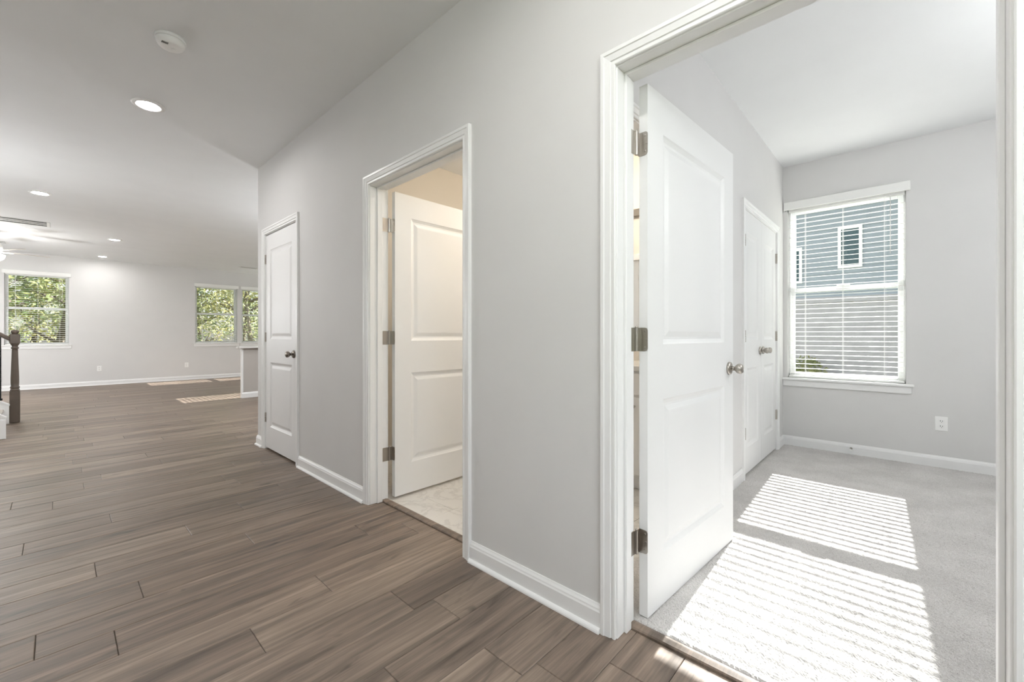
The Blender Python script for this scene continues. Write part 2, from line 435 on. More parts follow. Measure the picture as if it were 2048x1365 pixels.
# ------------------------------------------------------------------ casings, jambs, baseboards
CAS = [(0,0),(0,.008),(.003,.0105),(.011,.0105),(.0125,.0080),(.0165,.0085),(.019,.0125),(.040,.0155),(.0425,.0185),(.054,.0185),(.057,.016),(.057,0)]
def mapper(axis, face, sgn):
    if axis == 'x': return lambda s, t, d: (face + sgn*d, s, t)
    return lambda s, t, d: (s, face + sgn*d, t)
def casing(root, mp, s0, s1, top, rv=.005, scale=1.0):
    a, c_, T = s0 - rv, s1 + rv, top + rv
    def ring(pt): return pt
    P = [(u*scale, d) for u, d in CAS]
    A = [mp(a-u, 0, d) for u, d in P]; B = [mp(a-u, T+u, d) for u, d in P]
    Cc = [mp(c_+u, T+u, d) for u, d in P]; D = [mp(c_+u, 0, d) for u, d in P]
    O = root.location
    MB().loft([A, B]).build('side_casing', M_TRIM, root, O)
    MB().loft([B, Cc]).build('head_casing', M_TRIM, root, O)
    MB().loft([Cc, D]).build('side_casing', M_TRIM, root, O)
def doorway(n, axis, f0, f1, s0, s1, label, both=True, stop=None, top=HEAD):
    """f0: face seen by the viewer, f1: far face. stop: (d0,d1) position of the stop strip measured from f0"""
    sg = 1 if f1 > f0 else -1
    m0 = mapper(axis, f0, -sg); m1 = mapper(axis, f1, sg)
    loc = m0((s0+s1)/2, 0, 0)
    root = empty('trim_%d' % n, loc); tag(root, label, 'door frame', kind='structure')
    casing(root, m0, s0, s1, top)
    if both: casing(root, m1, s0, s1, top)
    def slab(nm, p, q, z0, z1, d0, d1):
        b = MB()
        A = m0(p, z0, -d0); B = m0(q, z1, -d1)
        b.cbox(A[0], B[0], A[1], B[1], A[2], B[2], .002); return b.build(nm, M_TRIM, root, loc)
    dep = abs(f1-f0)
    slab('side_jamb', s0-JT, s0, 0, top, 0, dep); slab('side_jamb', s1, s1+JT, 0, top, 0, dep); slab('head_jamb', s0-JT, s1+JT, top, top+JT, 0, dep)
    if stop:
        slab('door_stop_strip', s0, s0+.011, 0, top-.011, *stop); slab('door_stop_strip', s1-.011, s1, 0, top-.011, *stop)
        slab('door_stop_strip', s0, s1, top-.011, top, *stop)
    return root
doorway(1, 'x', XA, XB, *D_OFF, 'white moulded frame around the large right doorway to the carpeted room', stop=(.048, .085))
doorway(2, 'x', XA, XB, *D_BATH, 'white moulded frame around the open bathroom doorway', stop=(.048, .085))
doorway(3, 'x', XA, XB, *D_CLO, 'white moulded frame around the narrow closed door', both=False, stop=(.042, .075))
doorway(4, 'y', YO, YO+.115, *D_DBL, 'white moulded frame around the double closet doors', both=False, stop=(.042, .075))
doorway(5, 'y', YO, YO+.115, *D_JACK, 'white moulded frame glimpsed behind the open door')

BASE = [(0,0),(.014,0),(.014,.072),(.0115,.078),(.0105,.084),(.006,.092),(.004,.098),(0,.098)]
SHOE = [(.014,0),(.027,0),(.0265,.006),(.0235,.012),(.019,.016),(.014,.0175)]
NB = [0]
def baseboard(name, axis, face, sg, s0, s1, label, z=0.0, wrap=0, shoe=True):
    mp = mapper(axis, face, sg)
    O = mp((s0+s1)/2, 0, 0)
    e1 = lambda d: s1 + (d if wrap else 0)
    o = MB().loft([[mp(s0, t+z, d) for d, t in BASE], [mp(e1(d), t+z, d) for d, t in BASE]]).build(name, M_TRIM, None, O)
    tag(o, label, 'baseboard', kind='structure')
    if shoe: MB().loft([[mp(s0, t+z, d) for d, t in SHOE], [mp(e1(d), t+z, d) for d, t in SHOE]]).build('shoe_molding', M_TRIM, o, O)
    return o
co_ = .063
baseboard('baseboard_right', 'x', XA, -1, D_OFF[1]+co_, D_BATH[0]-co_, 'white baseboard between the two open doorways')
baseboard('baseboard_right', 'x', XA, -1, D_BATH[1]+co_, D_CLO[0]-co_, 'white baseboard between bathroom doorway and narrow closed door')
baseboard('baseboard_right', 'x', XA, -1, D_CLO[1]+co_, YCOR, 'short white baseboard at the hallway corner', wrap=1)
baseboard('baseboard_right', 'x', XA, -1, -2.9, D_OFF[0]-co_, 'white baseboard right of the carpeted room doorway')
baseboard('baseboard_corner', 'y', YCOR, 1, XA, 4.9, 'white baseboard round the corner past the narrow door')
baseboard('baseboard_back', 'y', YBACK, -1, -3.9, 4.9, 'white baseboard along the far living room wall')
baseboard('baseboard_window_side', 'x', XW, -1, -2.6, YO, 'white baseboard under the window in carpeted room', z=.008, shoe=False)
baseboard('baseboard_closet_side', 'y', YO, -1, D_JACK[1]+co_, D_DBL[0]-co_, 'white baseboard left of the double closet doors', z=.008, shoe=False)
baseboard('baseboard_closet_side', 'y', YO, -1, D_DBL[1]+co_, XW, 'short white baseboard in the corner beside the closet doors', z=.008, shoe=False)
baseboard('baseboard_bath', 'y', 3.40, -1, XB, 3.3, 'white baseboard of the bathroom end wall')

# ------------------------------------------------------------------ doors
def leaf_mb(W, H, th=.035, z0=.018, stile=.118, panels=((.225, .84), (1.06, 1.90)), x0=0.0, y0=0.0, raise_=True):
    """slab from x0..x0+W, y0-th..y0; two moulded panels on both faces"""
    b = MB()
    def face(y, s):
        xs = [x0, x0+stile, x0+W-stile, x0+W]
        zs = [z0] + [v for p in panels for v in p] + [z0+H]
        for i in range(3):
            for j in range(len(zs)-1):
                a, c_, d, e = xs[i], xs[i+1], zs[j], zs[j+1]
                if i == 1 and j % 2 == 1:
                    rings = []
                    for ins, dp in ((0, 0), (.006, .0035), (.020, .0095), (.030, .0100), (.052, .0035), (.058, .0030)):
                        rings.append([(a+ins, y-s*dp, d+ins), (c_-ins, y-s*dp, d+ins), (c_-ins, y-s*dp, e-ins), (a+ins, y-s*dp, e-ins)])
                    b.loft(rings, caps=False); b.add(rings[-1], [(0,1,2,3)])
                else:
                    b.add([(a,y,d),(c_,y,d),(c_,y,e),(a,y,e)], [(0,1,2,3)])
    face(y0-th, -1); face(y0, 1)
    X0, X1, Za, Zb, Ya, Yb = x0, x0+W, z0, z0+H, y0-th, y0
    zs = [z0] + [v for p in panels for v in p] + [z0+H]
    b.add([(X0,Ya,Za),(X0,Yb,Za),(X0,Yb,Zb),(X0,Ya,Zb)], [(0,1,2,3)]); b.add([(X1,Ya,Za),(X1,Yb,Za),(X1,Yb,Zb),(X1,Ya,Zb)], [(0,1,2,3)])
    b.add([(X0,Ya,Za),(X1,Ya,Za),(X1,Yb,Za),(X0,Yb,Za)], [(0,1,2,3)]); b.add([(X0,Ya,Zb),(X1,Ya,Zb),(X1,Yb,Zb),(X0,Yb,Zb)], [(0,1,2,3)])
    return b
def weld(o):
    bm = bmesh.new(); bm.from_mesh(o.data); bmesh.ops.remove_doubles(bm, verts=list(bm.verts), dist=1e-5)
    bmesh.ops.recalc_face_normals(bm, faces=list(bm.faces)); bm.to_mesh(o.data); bm.free(); return o
def knob_parts(parent, loc, sgn, m, r=.0265):
    """knob on axis y, pointing sgn; parented so that loc is local to parent"""
    k = MB().lathe([(.0001, .014*sgn), (.0125, .014*sgn), (.0115, .024*sgn), (.0105, .030*sgn), (.016, .034*sgn), (r*.9, .042*sgn), (r, .052*sgn), (r*.95, .061*sgn), (r*.7, .067*sgn), (.0001, .069*sgn)], axis='Y', n=24).build('knob', m, parent)
    k.location = loc; k['label'] = 'round metal door knob'
    MB().lathe([(.0001, 0), (.033, 0), (.033, .006*sgn), (.030, .011*sgn), (.018, .014*sgn), (.0001, .014*sgn)], axis='Y', n=28).build('rose', m, k)
    return k
def rplate(b, u0, u1, z0, z1, r, f, th):
    """plate in (u,z) rounded at the u1 side; f(u,z,d) maps"""
    pts = [(u0, z0)]
    k = 1 if u1 > u0 else -1
    for a in range(-90, 1, 18): pts.append((u1-k*r+k*r*math.cos(R(a)), z0+r+r*math.sin(R(a))))
    for a in range(0, 91, 18): pts.append((u1-k*r+k*r*math.cos(R(a)), z1-r+r*math.sin(R(a))))
    pts.append((u0, z1))
    return b.loft([[f(u, z, 0) for u, z in pts], [f(u, z, th) for u, z in pts]])
SCREW = MB().lathe([(.0001, 0), (.0042, 0), (.0038, .0012), (.0016, .0006), (.0001, .0006)], axis='X', n=12).mesh('screw')
SCREW.materials.append(M_NICK)
def open_hinges(root, leaf, zs, m):
    """hinges of a door standing open: pin at the local origin, leaf edge at x=.030 local, jamb face at y=0, jamb corner at x=-.008"""
    for z in zs:
        h = MB()
        rplate(h, -.002, -.036, z-.045, z+.045, .012, lambda u, zz, d: (.0298 - d, u - .004, zz), .0018)
        h = h.build('hinge', m, leaf); h['label'] = 'metal hinge plate'
        for du, dz in ((-.026, .030), (-.031, 0), (-.026, -.030)):
            s = bpy.data.objects.new('screw', SCREW); C.objects.link(s); s.parent = h; s.location = (.0280, du-.003, z+dz); s.rotation_euler = (0, 0, math.pi)
        j = MB()
        rplate(j, 0, -.038, z-.045, z+.045, .012, lambda u, zz, d: (u - .008, -.0002 - d, zz), .0018)
        j.build('hinge_jamb_plate', m, root)
        kn = MB()
        for i in range(5):
            a = z - .045 + i*.018
            kn.lathe([(.0001, a+.0001), (.0062, a+.0001), (.0062, a+.0179), (.0001, a+.0179)], (.006, -.006, 0), n=14, smooth=False)
        kn.lathe([(.0001, z+.045), (.0045, z+.045), (.0052, z+.048), (.003, z+.051), (.0001, z+.052)], (.006, -.006, 0), n=14)
        kn.box(.006, .029, -.008, -.0065, z-.045, z+.045).box(-.01, .006, -.0035, -.002, z-.045, z+.045)
        kn.build('hinge_barrel', m, root)
def open_door(n, pin, ang, label, knob=True, W=.908, panels=((.225, .84), (1.06, 1.90))):
    root = empty('door_%d' % n, (*pin, 0)); tag(root, label, 'door', kind='structure')
    leaf = weld(leaf_mb(W, 2.037, x0=.030, y0=-.004, panels=panels, stile=.125).build('door_leaf', M_DOOR, root))
    leaf.rotation_euler = (0, 0, ang)
    open_hinges(root, leaf, (.305, 1.08, 1.83), M_NICK)
    if knob:
        knob_parts(leaf, (.030+W-.062, -.039, .925), -1, M_NICK); knob_parts(leaf, (.030+W-.062, -.004, .925), 1, M_NICK)
    return root
open_door(1, (XB+.004, D_OFF[1]), R(-3.2), 'large white two panel door standing open into the carpeted room')
open_door(2, (XB+.004, D_BATH[1]), R(-.4), 'white two panel bathroom door standing open over marble tile')
def closed_hinge(root, x, y, z, axis, m):
    h = MB()
    for i in range(5):
        a = z - .045 + i*.018
        h.lathe([(.0001, a+.0006), (.0065, a+.0006), (.0065, a+.0174), (.0001, a+.0174)], n=12)
    h.box(-.001, .010, -.012, .012, z-.045, z+.045) if axis == 'x' else h.box(-.012, .012, -.001, .010, z-.045, z+.045)
    h = h.build('hinge', m, root); h.location = (x, y, 0); h['label'] = 'metal hinge'; return h
# narrow closed door in the hallway: hinged on its far side
root = empty('door_3', (XA+.004, D_CLO[1]-.003, 0)); tag(root, 'narrow closed white two panel door at the hallway corner', 'door', kind='structure')
Wd = D_CLO[1]-D_CLO[0]-.006
lf = weld(leaf_mb(Wd, 2.037, panels=((.225, .84), (1.06, 1.91)), stile=.115).build('door_leaf', M_DOOR, root))
lf.rotation_euler = (0, 0, R(-90)); lf.location = (.035, 0, 0); 
for z in (.305, 1.08, 1.83): closed_hinge(root, -.004, .0015, z, 'x', M_NICK)
knob_parts(lf, (Wd-.062, -.035, .935), -1, M_BRON)
# double closet doors
def closet_door(hx, sg, label, mid):
    r_ = empty('door_4' if sg > 0 else 'door_5', (hx, YO+.004, 0)); tag(r_, label, 'door', kind='structure')
    W_ = (D_DBL[1]-D_DBL[0])/2 - .004
    l = weld(leaf_mb(W_, 2.03, panels=((.225, .84), (1.06, 1.90)), stile=.098, x0=(0 if sg > 0 else -W_), y0=.035, z0=.03).build('door_leaf', M_DOOR, r_))
    for z in (.35, 1.09, 1.82): closed_hinge(r_, .004*sg, -.009, z, 'y', M_NICK)
    knob_parts(l, ((W_-.05)*sg, 0, .97), -1, M_NICK, r=.024)
closet_door(D_DBL[0]+.002, 1, 'left leaf of the white double closet doors', 0)
closet_door(D_DBL[1]-.002, -1, 'right leaf of the white double closet doors near the window', 0)

# ------------------------------------------------------------------ windows and blinds
def make_window(n, loc, rz, W, Z0, Z1, label, sill=True):
    """local x along the wall, local y outwards from the inner wall face"""
    root = empty('window_%d' % n, (*loc, Z0), rz); tag(root, label, 'window', kind='structure')
    H = Z1 - Z0; h = W/2; mid = H*.512
    def fr(nm, w0, w1, z0, z1, t, y0, y1, m=M_VINYL):
        b = MB().cbox(w0, w0+t, y0, y1, z0, z1).cbox(w1-t, w1, y0, y1, z0, z1).cbox(w0+t, w1-t, y0, y1, z0, z0+t).cbox(w0+t, w1-t, y0, y1, z1-t, z1)
        return b.build(nm, m, root)
    fr('frame', -h, h, 0, H, .018, .075, .165)
    lo = fr('sash', -h+.010, h-.010, .012, mid+.024, .042, .085, .112); up = fr('sash', -h+.010, h-.010, mid-.024, H-.014, .042, .117, .144)
    MB().box(-h+.04, h-.04, .096, .100, .04, mid-.012).build('pane', M_GLASS, lo)
    MB().box(-h+.04, h-.04, .128, .132, mid+.010, H-.045).build('pane', M_GLASS, up)
    MB().cbox(-.05, .05, .075, .09, mid+.022, mid+.036).build('sash_lock', M_VINYL, lo)
    if sill:
        MB().cbox(-h-.05, h+.05, -.034, -.001, -.022, 0, .004).cbox(-h+.001, h-.001, -.002, .075, -.0215, .0005, .001).build('sill', M_TRIM, root)
        MB().cbox(-h-.037, h+.037, -.016, -.0005, -.082, -.022, .004).build('apron', M_TRIM, root)
    return root
def make_blind(loc, rz, W, Z0, Z1, label, singles, tilt=1.0, pitch=.0445, sw=.036):
    root = empty('window_blind', (*loc, Z0), rz); tag(root, label, 'blind')
    H = Z1 - Z0; h = W/2; yc = .038
    v = MB().cbox(-h-.03, h+.03, -.026, -.014, H-.03, H+.05, .004).cbox(-h-.03, -h-.018, -.014, -.001, H-.03, H+.05, .002).cbox(h+.018, h+.03, -.014, -.001, H-.03, H+.05, .002)
    v.build('valance', M_SLAT, root)
    MB().cbox(-h+.006, h-.006, yc-.022, yc+.022, H-.045, H-.002).build('head_rail', M_SLAT, root)
    MB().cbox(-h+.008, h-.008, yc-.024, yc+.024, .004, .022).build('bottom_rail', M_SLAT, root)
    N = int((H - .085) / pitch)
    t = R(tilt); s_ = sw/2
    def slat(b, z):
        rings = []
        for x in (-h+.008, h-.008):
            ring = []
            for u, d in ((-s_, -.0004), (-s_*.5, .0005), (0, .0009), (s_*.5, .0005), (s_, -.0004), (s_, -.0020), (0, -.0009), (-s_, -.0020)):
                ring.append((x, yc + u*math.cos(t) - d*math.sin(t), z + u*math.sin(t) + d*math.cos(t)))
            rings.append(ring)
        return b.loft(rings)
    if singles:
        me = slat(MB(), 0).mesh('slat'); me.materials.append(M_SLAT)
        for i in range(N):
            o = bpy.data.objects.new('slat', me); C.objects.link(o); o.parent = root; o.location = (0, 0, .05 + i*pitch)
    else:
        b = MB()
        for i in range(N): slat(b, .05 + i*pitch)
        o = b.build('slats', M_SLAT, root); o['kind'] = 'stuff'
    for x in (-h+.14, 0, h-.14):
        b = MB()
        for dy in (-.026, .026): b.box(x-.0012, x+.0012, yc+dy-.0006, yc+dy+.0006, .01, H-.02)
        b.box(x+.010, x+.0115, yc-.0285, yc-.027, .01, H-.02)
        b.build('ladder_cord', M_CORD, root)
    MB().tube([(h-.10, yc-.036, H-.05), (h-.10, yc-.037, H-.55)], .0035, 6).build('tilt_wand', M_CORD, root)
    return root
def win_x(n, y, z0, z1, wl, bl, singles):
    loc = (XW, (y[0]+y[1])/2); W = y[1]-y[0]
    make_window(n, loc, R(-90), W, z0, z1, wl)
    b_ = make_blind(loc, R(-90), W, z0, z1, bl, singles)
    portal('portal', (XW+.19, loc[1], (z0+z1)/2), (R(90), 0, R(90)), W, z1-z0)
    return b_
def win_y(n, x, z0, z1, wl, bl):
    loc = ((x[0]+x[1])/2, YBACK); W = x[1]-x[0]
    make_window(n, loc, 0, W, z0, z1, wl)
    make_blind(loc, 0, W, z0, z1, bl, False, tilt=8.0, pitch=.0425, sw=.046)
    portal('portal', (loc[0], YBACK+.19, (z0+z1)/2), (R(-90), 0, 0), W, z1-z0)
win_x(1, WIN_OFF, WZ0, WZ1, 'tall white double hung window in the carpeted room', 'white slatted blind on the tall window in the carpeted room', True)
win_x(2, WIN_K1, WZ0, WZ1, 'kitchen side window hidden past the hallway corner', 'slatted blind of the kitchen side window hidden past the corner', False)
win_x(3, WIN_K2, WZ0, WZ1, 'dining side window hidden past the hallway corner', 'slatted blind of the dining side window hidden past the corner', False)
win_y(4, WB1, BZ0, BZ1, 'white double hung window behind the newel post', 'white slatted blind on the living room window behind the newel post')
win_y(5, WB2, BZ0, BZ1, 'left window of the far pair of living room windows', 'white slatted blind on the left window of the far pair')
win_y(6, WB3, BZ0, BZ1, 'right window of the far pair cut off by the hallway corner', 'white slatted blind on the far window cut off by the hallway corner')
# unseen glazing that lets daylight in behind and left of the camera
def plain_glazing(n, axis, face, s0, s1, z0, z1, label, sg):
    mp = mapper(axis, face, sg); O = mp((s0+s1)/2, z0, 0)
    root = empty('window_%d' % n, O); tag(root, label, 'window', kind='structure')
    b = MB()
    def bx(bb, a, c_, z, zz, d0, d1):
        A = mp(a, z, d0); B = mp(c_, zz, d1)
        bb.box(min(A[0],B[0]), max(A[0],B[0]), min(A[1],B[1]), max(A[1],B[1]), z, zz)
    for a, c_ in ((s0, s0+.06), ((s0+s1)/2-.03, (s0+s1)/2+.03), (s1-.06, s1)): bx(b, a, c_, z0, z1, .02, .10)
    for z, zz in ((z0, z0+.06), (z1-.06, z1)): bx(b, s0, s1, z, zz, .025, .095)
    b.build('frame', M_VINYL, root, O)
    g = MB(); bx(g, s0+.02, s1-.02, z0+.02, z1-.02, .055, .06); g.build('pane', M_GLASS, root, O)
plain_glazing(7, 'x', -4.0, 9.2, 11.8, .1, 2.3, 'added unseen daylight glazing in the left living room wall', -1)
plain_glazing(8, 'y', -3.0, -.75, 1.1, .15, 2.35, 'added unseen daylight glazing in the front wall behind the camera', -1)
plain_glazing(9, 'x', -1.0, -2.6, .2, .5, 2.35, 'added unseen daylight glazing in the left hall wall behind the camera', -1)
portal('portal', (-4.16, 10.5, 1.2), (R(90), 0, R(-90)), 2.6, 2.2)
portal('portal', (.175, -3.16, 1.25), (R(90), 0, 0), 1.85, 2.2)
portal('portal', (-1.16, -1.2, 1.42), (R(90), 0, R(-90)), 2.8, 1.85)

# ------------------------------------------------------------------ ceiling fixtures
M_LENS_B = mat('bath fill lens', (.9, .9, .9), .5, emit=(1, .96, .90), estr=105.0)
def downlight(x, y, label, lens=None):
    r_ = empty('recessed_light', (x, y, ZC)); tag(r_, label, 'ceiling light', 'recessed ceiling lights')
    MB().lathe([(.060, -.002), (.060, -.006), (.074, -.011), (.090, -.009), (.098, -.003), (.098, -.0005), (.060, -.0005)], n=40).build('trim_ring', M_PLAST, r_)
    MB().lathe([(.0001, -.0052), (.030, -.0052), (.0595, -.004), (.0595, -.001), (.0001, -.001)], n=36).build('lens', lens or M_LENS, r_)
downlight(.449, 4.02, 'large lit recessed light nearest the smoke detector')
downlight(-.14, 7.43, 'lit recessed light near the left edge above the vent')
M_LENS_L = mat('living lamp lens', (.9, .9, .9), .5, emit=(1, .98, .96), estr=95.0)
downlight(.683, 10.1, 'lit recessed light in mid ceiling of the living room', M_LENS_L)
downlight(.648, 12.43, 'farthest small lit recessed light close to the back wall', M_LENS_L)
downlight(.449, .60, 'lit recessed light above the camera out of frame')
downlight(.30, -1.7, 'added unseen recessed light behind the camera')  # extra unseen lamp added to brighten the hall
downlight(2.45, 1.75, 'added unseen recessed fill light in the bathroom', M_LENS_B)  # unseen lamp added to lift the bathroom door and tile
downlight(3.6, 10.1, 'added unseen recessed kitchen light past the corner')  # extra unseen lamp added for interior light
downlight(3.3, 6.6, 'added unseen recessed kitchen light near the hidden return wall')  # another unseen lamp added for interior light
sd = empty('smoke_detector', (.434, 3.03, ZC)); tag(sd, 'round white smoke detector on the hallway ceiling', 'smoke detector')
MB().lathe([(.0001, 0), (.070, 0), (.071, -.012), (.069, -.0155), (.066, -.0155), (.0001, -.0155)], n=44).build('base_ring', M_PLAST, sd)
bd = MB().lathe([(.0001, -.0155), (.064, -.0155), (.0675, -.020), (.066, -.032), (.058, -.046), (.050, -.052), (.030, -.054), (.0001, -.054)], n=44).build('cover', M_PLAST, sd)
g = MB()
for i in range(-3, 4): g.box(-.030+i*.0042-.0011, -.030+i*.0042+.0011, -.040-abs(i)*.0012, -.026, -.0545, -.0525)
g.build('sounder_grille', M_DARK, bd)
MB().lathe([(.0001, -.0535), (.011, -.0535), (.0105, -.0552), (.0001, -.0555)], (.012, .004, 0), n=20).build('test_button', M_PLAST, bd)

def vent(x0, x1, y0, y1, n, label):
    r_ = empty('ceiling_vent', ((x0+x1)/2, (y0+y1)/2, ZC)); tag(r_, label, 'air vent'); O = r_.location
    t = .035; z0, z1 = ZC-.006, ZC-.0005
    MB().cbox(x0, x0+t, y0, y1, z0, z1).cbox(x1-t, x1, y0, y1, z0, z1).cbox(x0+t, x1-t, y0, y0+t*.6, z0, z1).cbox(x0+t, x1-t, y1-t*.6, y1, z0, z1).build('vent_frame', M_VENT, r_, O)
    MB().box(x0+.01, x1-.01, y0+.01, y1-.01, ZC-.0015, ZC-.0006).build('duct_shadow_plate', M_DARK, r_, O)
    for i in range(n):
        y = y0 + t*.6 + (i+.5)*(y1-y0-1.2*t)/n; wd = (y1-y0-1.2*t)/(n+1)*.24; y = y0 + t*.6 + (i+1)*(y1-y0-1.2*t)/(n+1)
        MB().cbox(x0+t, x1-t, y-wd, y+wd, z0+.001, ZC-.002, .001).build('vent_slat', M_VENT, r_, O)
vent(-1.0, -.075, 9.28, 9.66, 2, 'long white slotted air vent at the left edge of the living room ceiling')
vent(-1.3, -.60, 11.7, 11.95, 2, 'small white air vent above the ceiling fan blades')
vent(3.0, 3.42, 11.75, 11.95, 2, 'small white air vent on the far ceiling beside the hallway corner')

def globe(x, y, drop, r, m, label):  # glowing globes added out of frame to brighten ceilings and walls
    r_ = empty('fill_globe', (x, y, ZC)); tag(r_, label, 'fill light')
    MB().lathe([(.0001, 0), (.065, 0), (.06, -.025), (.0001, -.03)], n=28).build('canopy', M_NICK, r_)
    MB().lathe([(.006, -.02), (.006, -drop+r)], n=10).build('rod', M_NICK, r_)
    MB().lathe([(max(.0001, r*math.sin(math.pi*i/14)), -drop + r*math.cos(math.pi*i/14)) for i in range(15)], n=24).build('globe_glass', m, r_)
M_GLOBE_H = mat('hall fill glow', (.9, .9, .9), .4, emit=(.93, .975, 1.0), estr=14.5)
M_GLOBE_K = mat('kitchen fill glow', (.9, .9, .9), .4, emit=(.95, .98, 1.0), estr=34.0)
M_GLOBE_L = mat('living fill glow', (.9, .9, .9), .4, emit=(.98, .985, 1.0), estr=25.0)
M_GLOBE_O = mat('office fill glow', (.9, .9, .9), .4, emit=(.96, .985, 1.0), estr=21.0)
globe(-.2, -1.3, .5, .24, M_GLOBE_H, 'added fill globe in the entry behind the camera')
globe(3.05, 5.9, .95, .15, M_GLOBE_K, 'added fill globe in the kitchen hidden past the corner')
globe(-1.6, 10.5, 1.4, .25, M_GLOBE_L, 'added fill globe in the living room beyond the left frame edge')
globe(3.0, -1.2, .55, .16, M_GLOBE_O, 'added fill globe in the carpeted room beyond the right frame edge')
sc_ = empty('fill_sconce', (-1.0, 6.2, 1.35)); tag(sc_, 'added fill globe on the left hallway wall out of frame', 'wall light')  # unseen lamp added to brighten the hall ceiling and far wall
MB().lathe([(.0001, 0), (.055, 0), (.05, .018), (.0001, .02)], axis='X', n=24).build('back_plate', M_NICK, sc_)
MB().tube([(.015, 0, 0), (.09, 0, 0), (.10, 0, .02)], .008, 10).build('arm', M_NICK, sc_)
M_GLOBE_S = mat('sconce fill glow', (.9, .9, .9), .4, emit=(.97, .985, 1.0), estr=15.0)
MB().lathe([(max(.0001, .15*math.sin(math.pi*i/14)), .16 - .15*math.cos(math.pi*i/14)) for i in range(15)], (.155, 0, 0), n=24).build('globe_glass', M_GLOBE_S, sc_)
# ceiling fan
fan = empty('ceiling_fan', (-.72, 10.6, ZC)); tag(fan, 'white ceiling fan with pale blades and lit glass bowl', 'ceiling fan')
MB().lathe([(.0001, 0), (.075, 0), (.075, -.03), (.05, -.06), (.0001, -.06)], n=28).build('canopy', M_PLAST, fan)
MB().lathe([(.013, -.05), (.013, -.20)], n=14).build('down_rod', M_PLAST, fan)
MB().lathe([(.0001, -.18), (.05, -.185), (.11, -.21), (.125, -.25), (.125, -.31), (.10, -.345), (.06, -.36), (.0001, -.36)], n=32).build('motor_housing', M_PLAST, fan)
MB().lathe([(.07, -.362), (.15, -.385), (.152, -.395), (.15, -.405), (.135, -.445), (.10, -.475), (.05, -.493), (.0001, -.497)], n=32).build('glass_bowl', M_BOWL, fan)
bl = MB(); prof = [(.19, .045), (.24, .055), (.45, .066), (.60, .068), (.635, .055), (.65, .02)]
top = [(x, wy) for x, wy in prof] + [(x, -wy) for x, wy in prof[::-1]]
bl.loft([[(x, y, -.335 + y*.18) for x, y in top], [(x, y, -.328 + y*.18) for x, y in top]])
bl.cbox(.10, .24, -.014, .014, -.345, -.334, .003)
bme = bl.mesh('fan_blade'); bme.materials.append(M_BLADE)
for i in range(5):
    o = bpy.data.objects.new('fan_blade', bme); C.objects.link(o); o.parent = fan; o.rotation_euler = (0, 0, R(14 + 72*i))

# ------------------------------------------------------------------ outlets and door stops
def outlet(loc, rz, label):
    r_ = empty('electrical_outlet', loc, rz); tag(r_, label, 'outlet')
    MB().cbox(-.038, .038, -.006, 0, -.058, .058, .003).build('face_plate', M_PLAST, r_)
    for z in (.021, -.021):
        q = MB().cbox(-.016, .016, -.008, -.0055, z-.014, z+.014, .003).build('receptacle', M_PLAST, r_)
        MB().box(-.0075, -.0045, -.0084, -.0079, z-.003, z+.008).box(.0045, .0075, -.0084, -.0079, z-.003, z+.006).box(-.002, .002, -.0084, -.0079, z-.011, z-.007).build('slots', M_DARK, q)
outlet((XW, -.22, .372), R(90)-math.pi, 'white wall outlet right of the window in the carpeted room')
outlet((.627, YBACK, .368), 0, 'left white wall outlet on the far living room wall')
outlet((2.17, YBACK, .367), 0, 'right white wall outlet on the far living room wall')
def doorstop(loc, d, label):
    d = Vector(d); p = Vector(loc)
    r_ = empty('door_stop', loc); tag(r_, label, 'door stop')
    pts = []; u = d.cross(Vector((0,0,1))).normalized(); v = Vector((0,0,1))
    for i in range(73):
        a = i*math.pi/4; pts.append(p + d*(.006 + i*.0008) + (u*math.cos(a) + v*math.sin(a))*.0045)
    MB().tube(pts, .0011, 5).build('spring', M_NICK, r_, loc)
    MB().tube([p, p + d*.006], .010, 12).build('mount', M_NICK, r_, loc)
    MB().tube([p + d*.063, p + d*.074, p + d*.077], [.0075, .0075, .004], 12).build('rubber_tip', M_PLAST, r_, loc)
doorstop((XW-.014, .357, .068), (-1, 0, 0), 'small spring door stop on the baseboard under the window')
doorstop((2.72, YO-.014, .055), (0, -1, 0), 'small spring door stop with white tip behind the open door')
doorstop((XA+.03, YCOR+.014, .058), (0, 1, 0), 'spring door stop sticking out at the hallway corner')

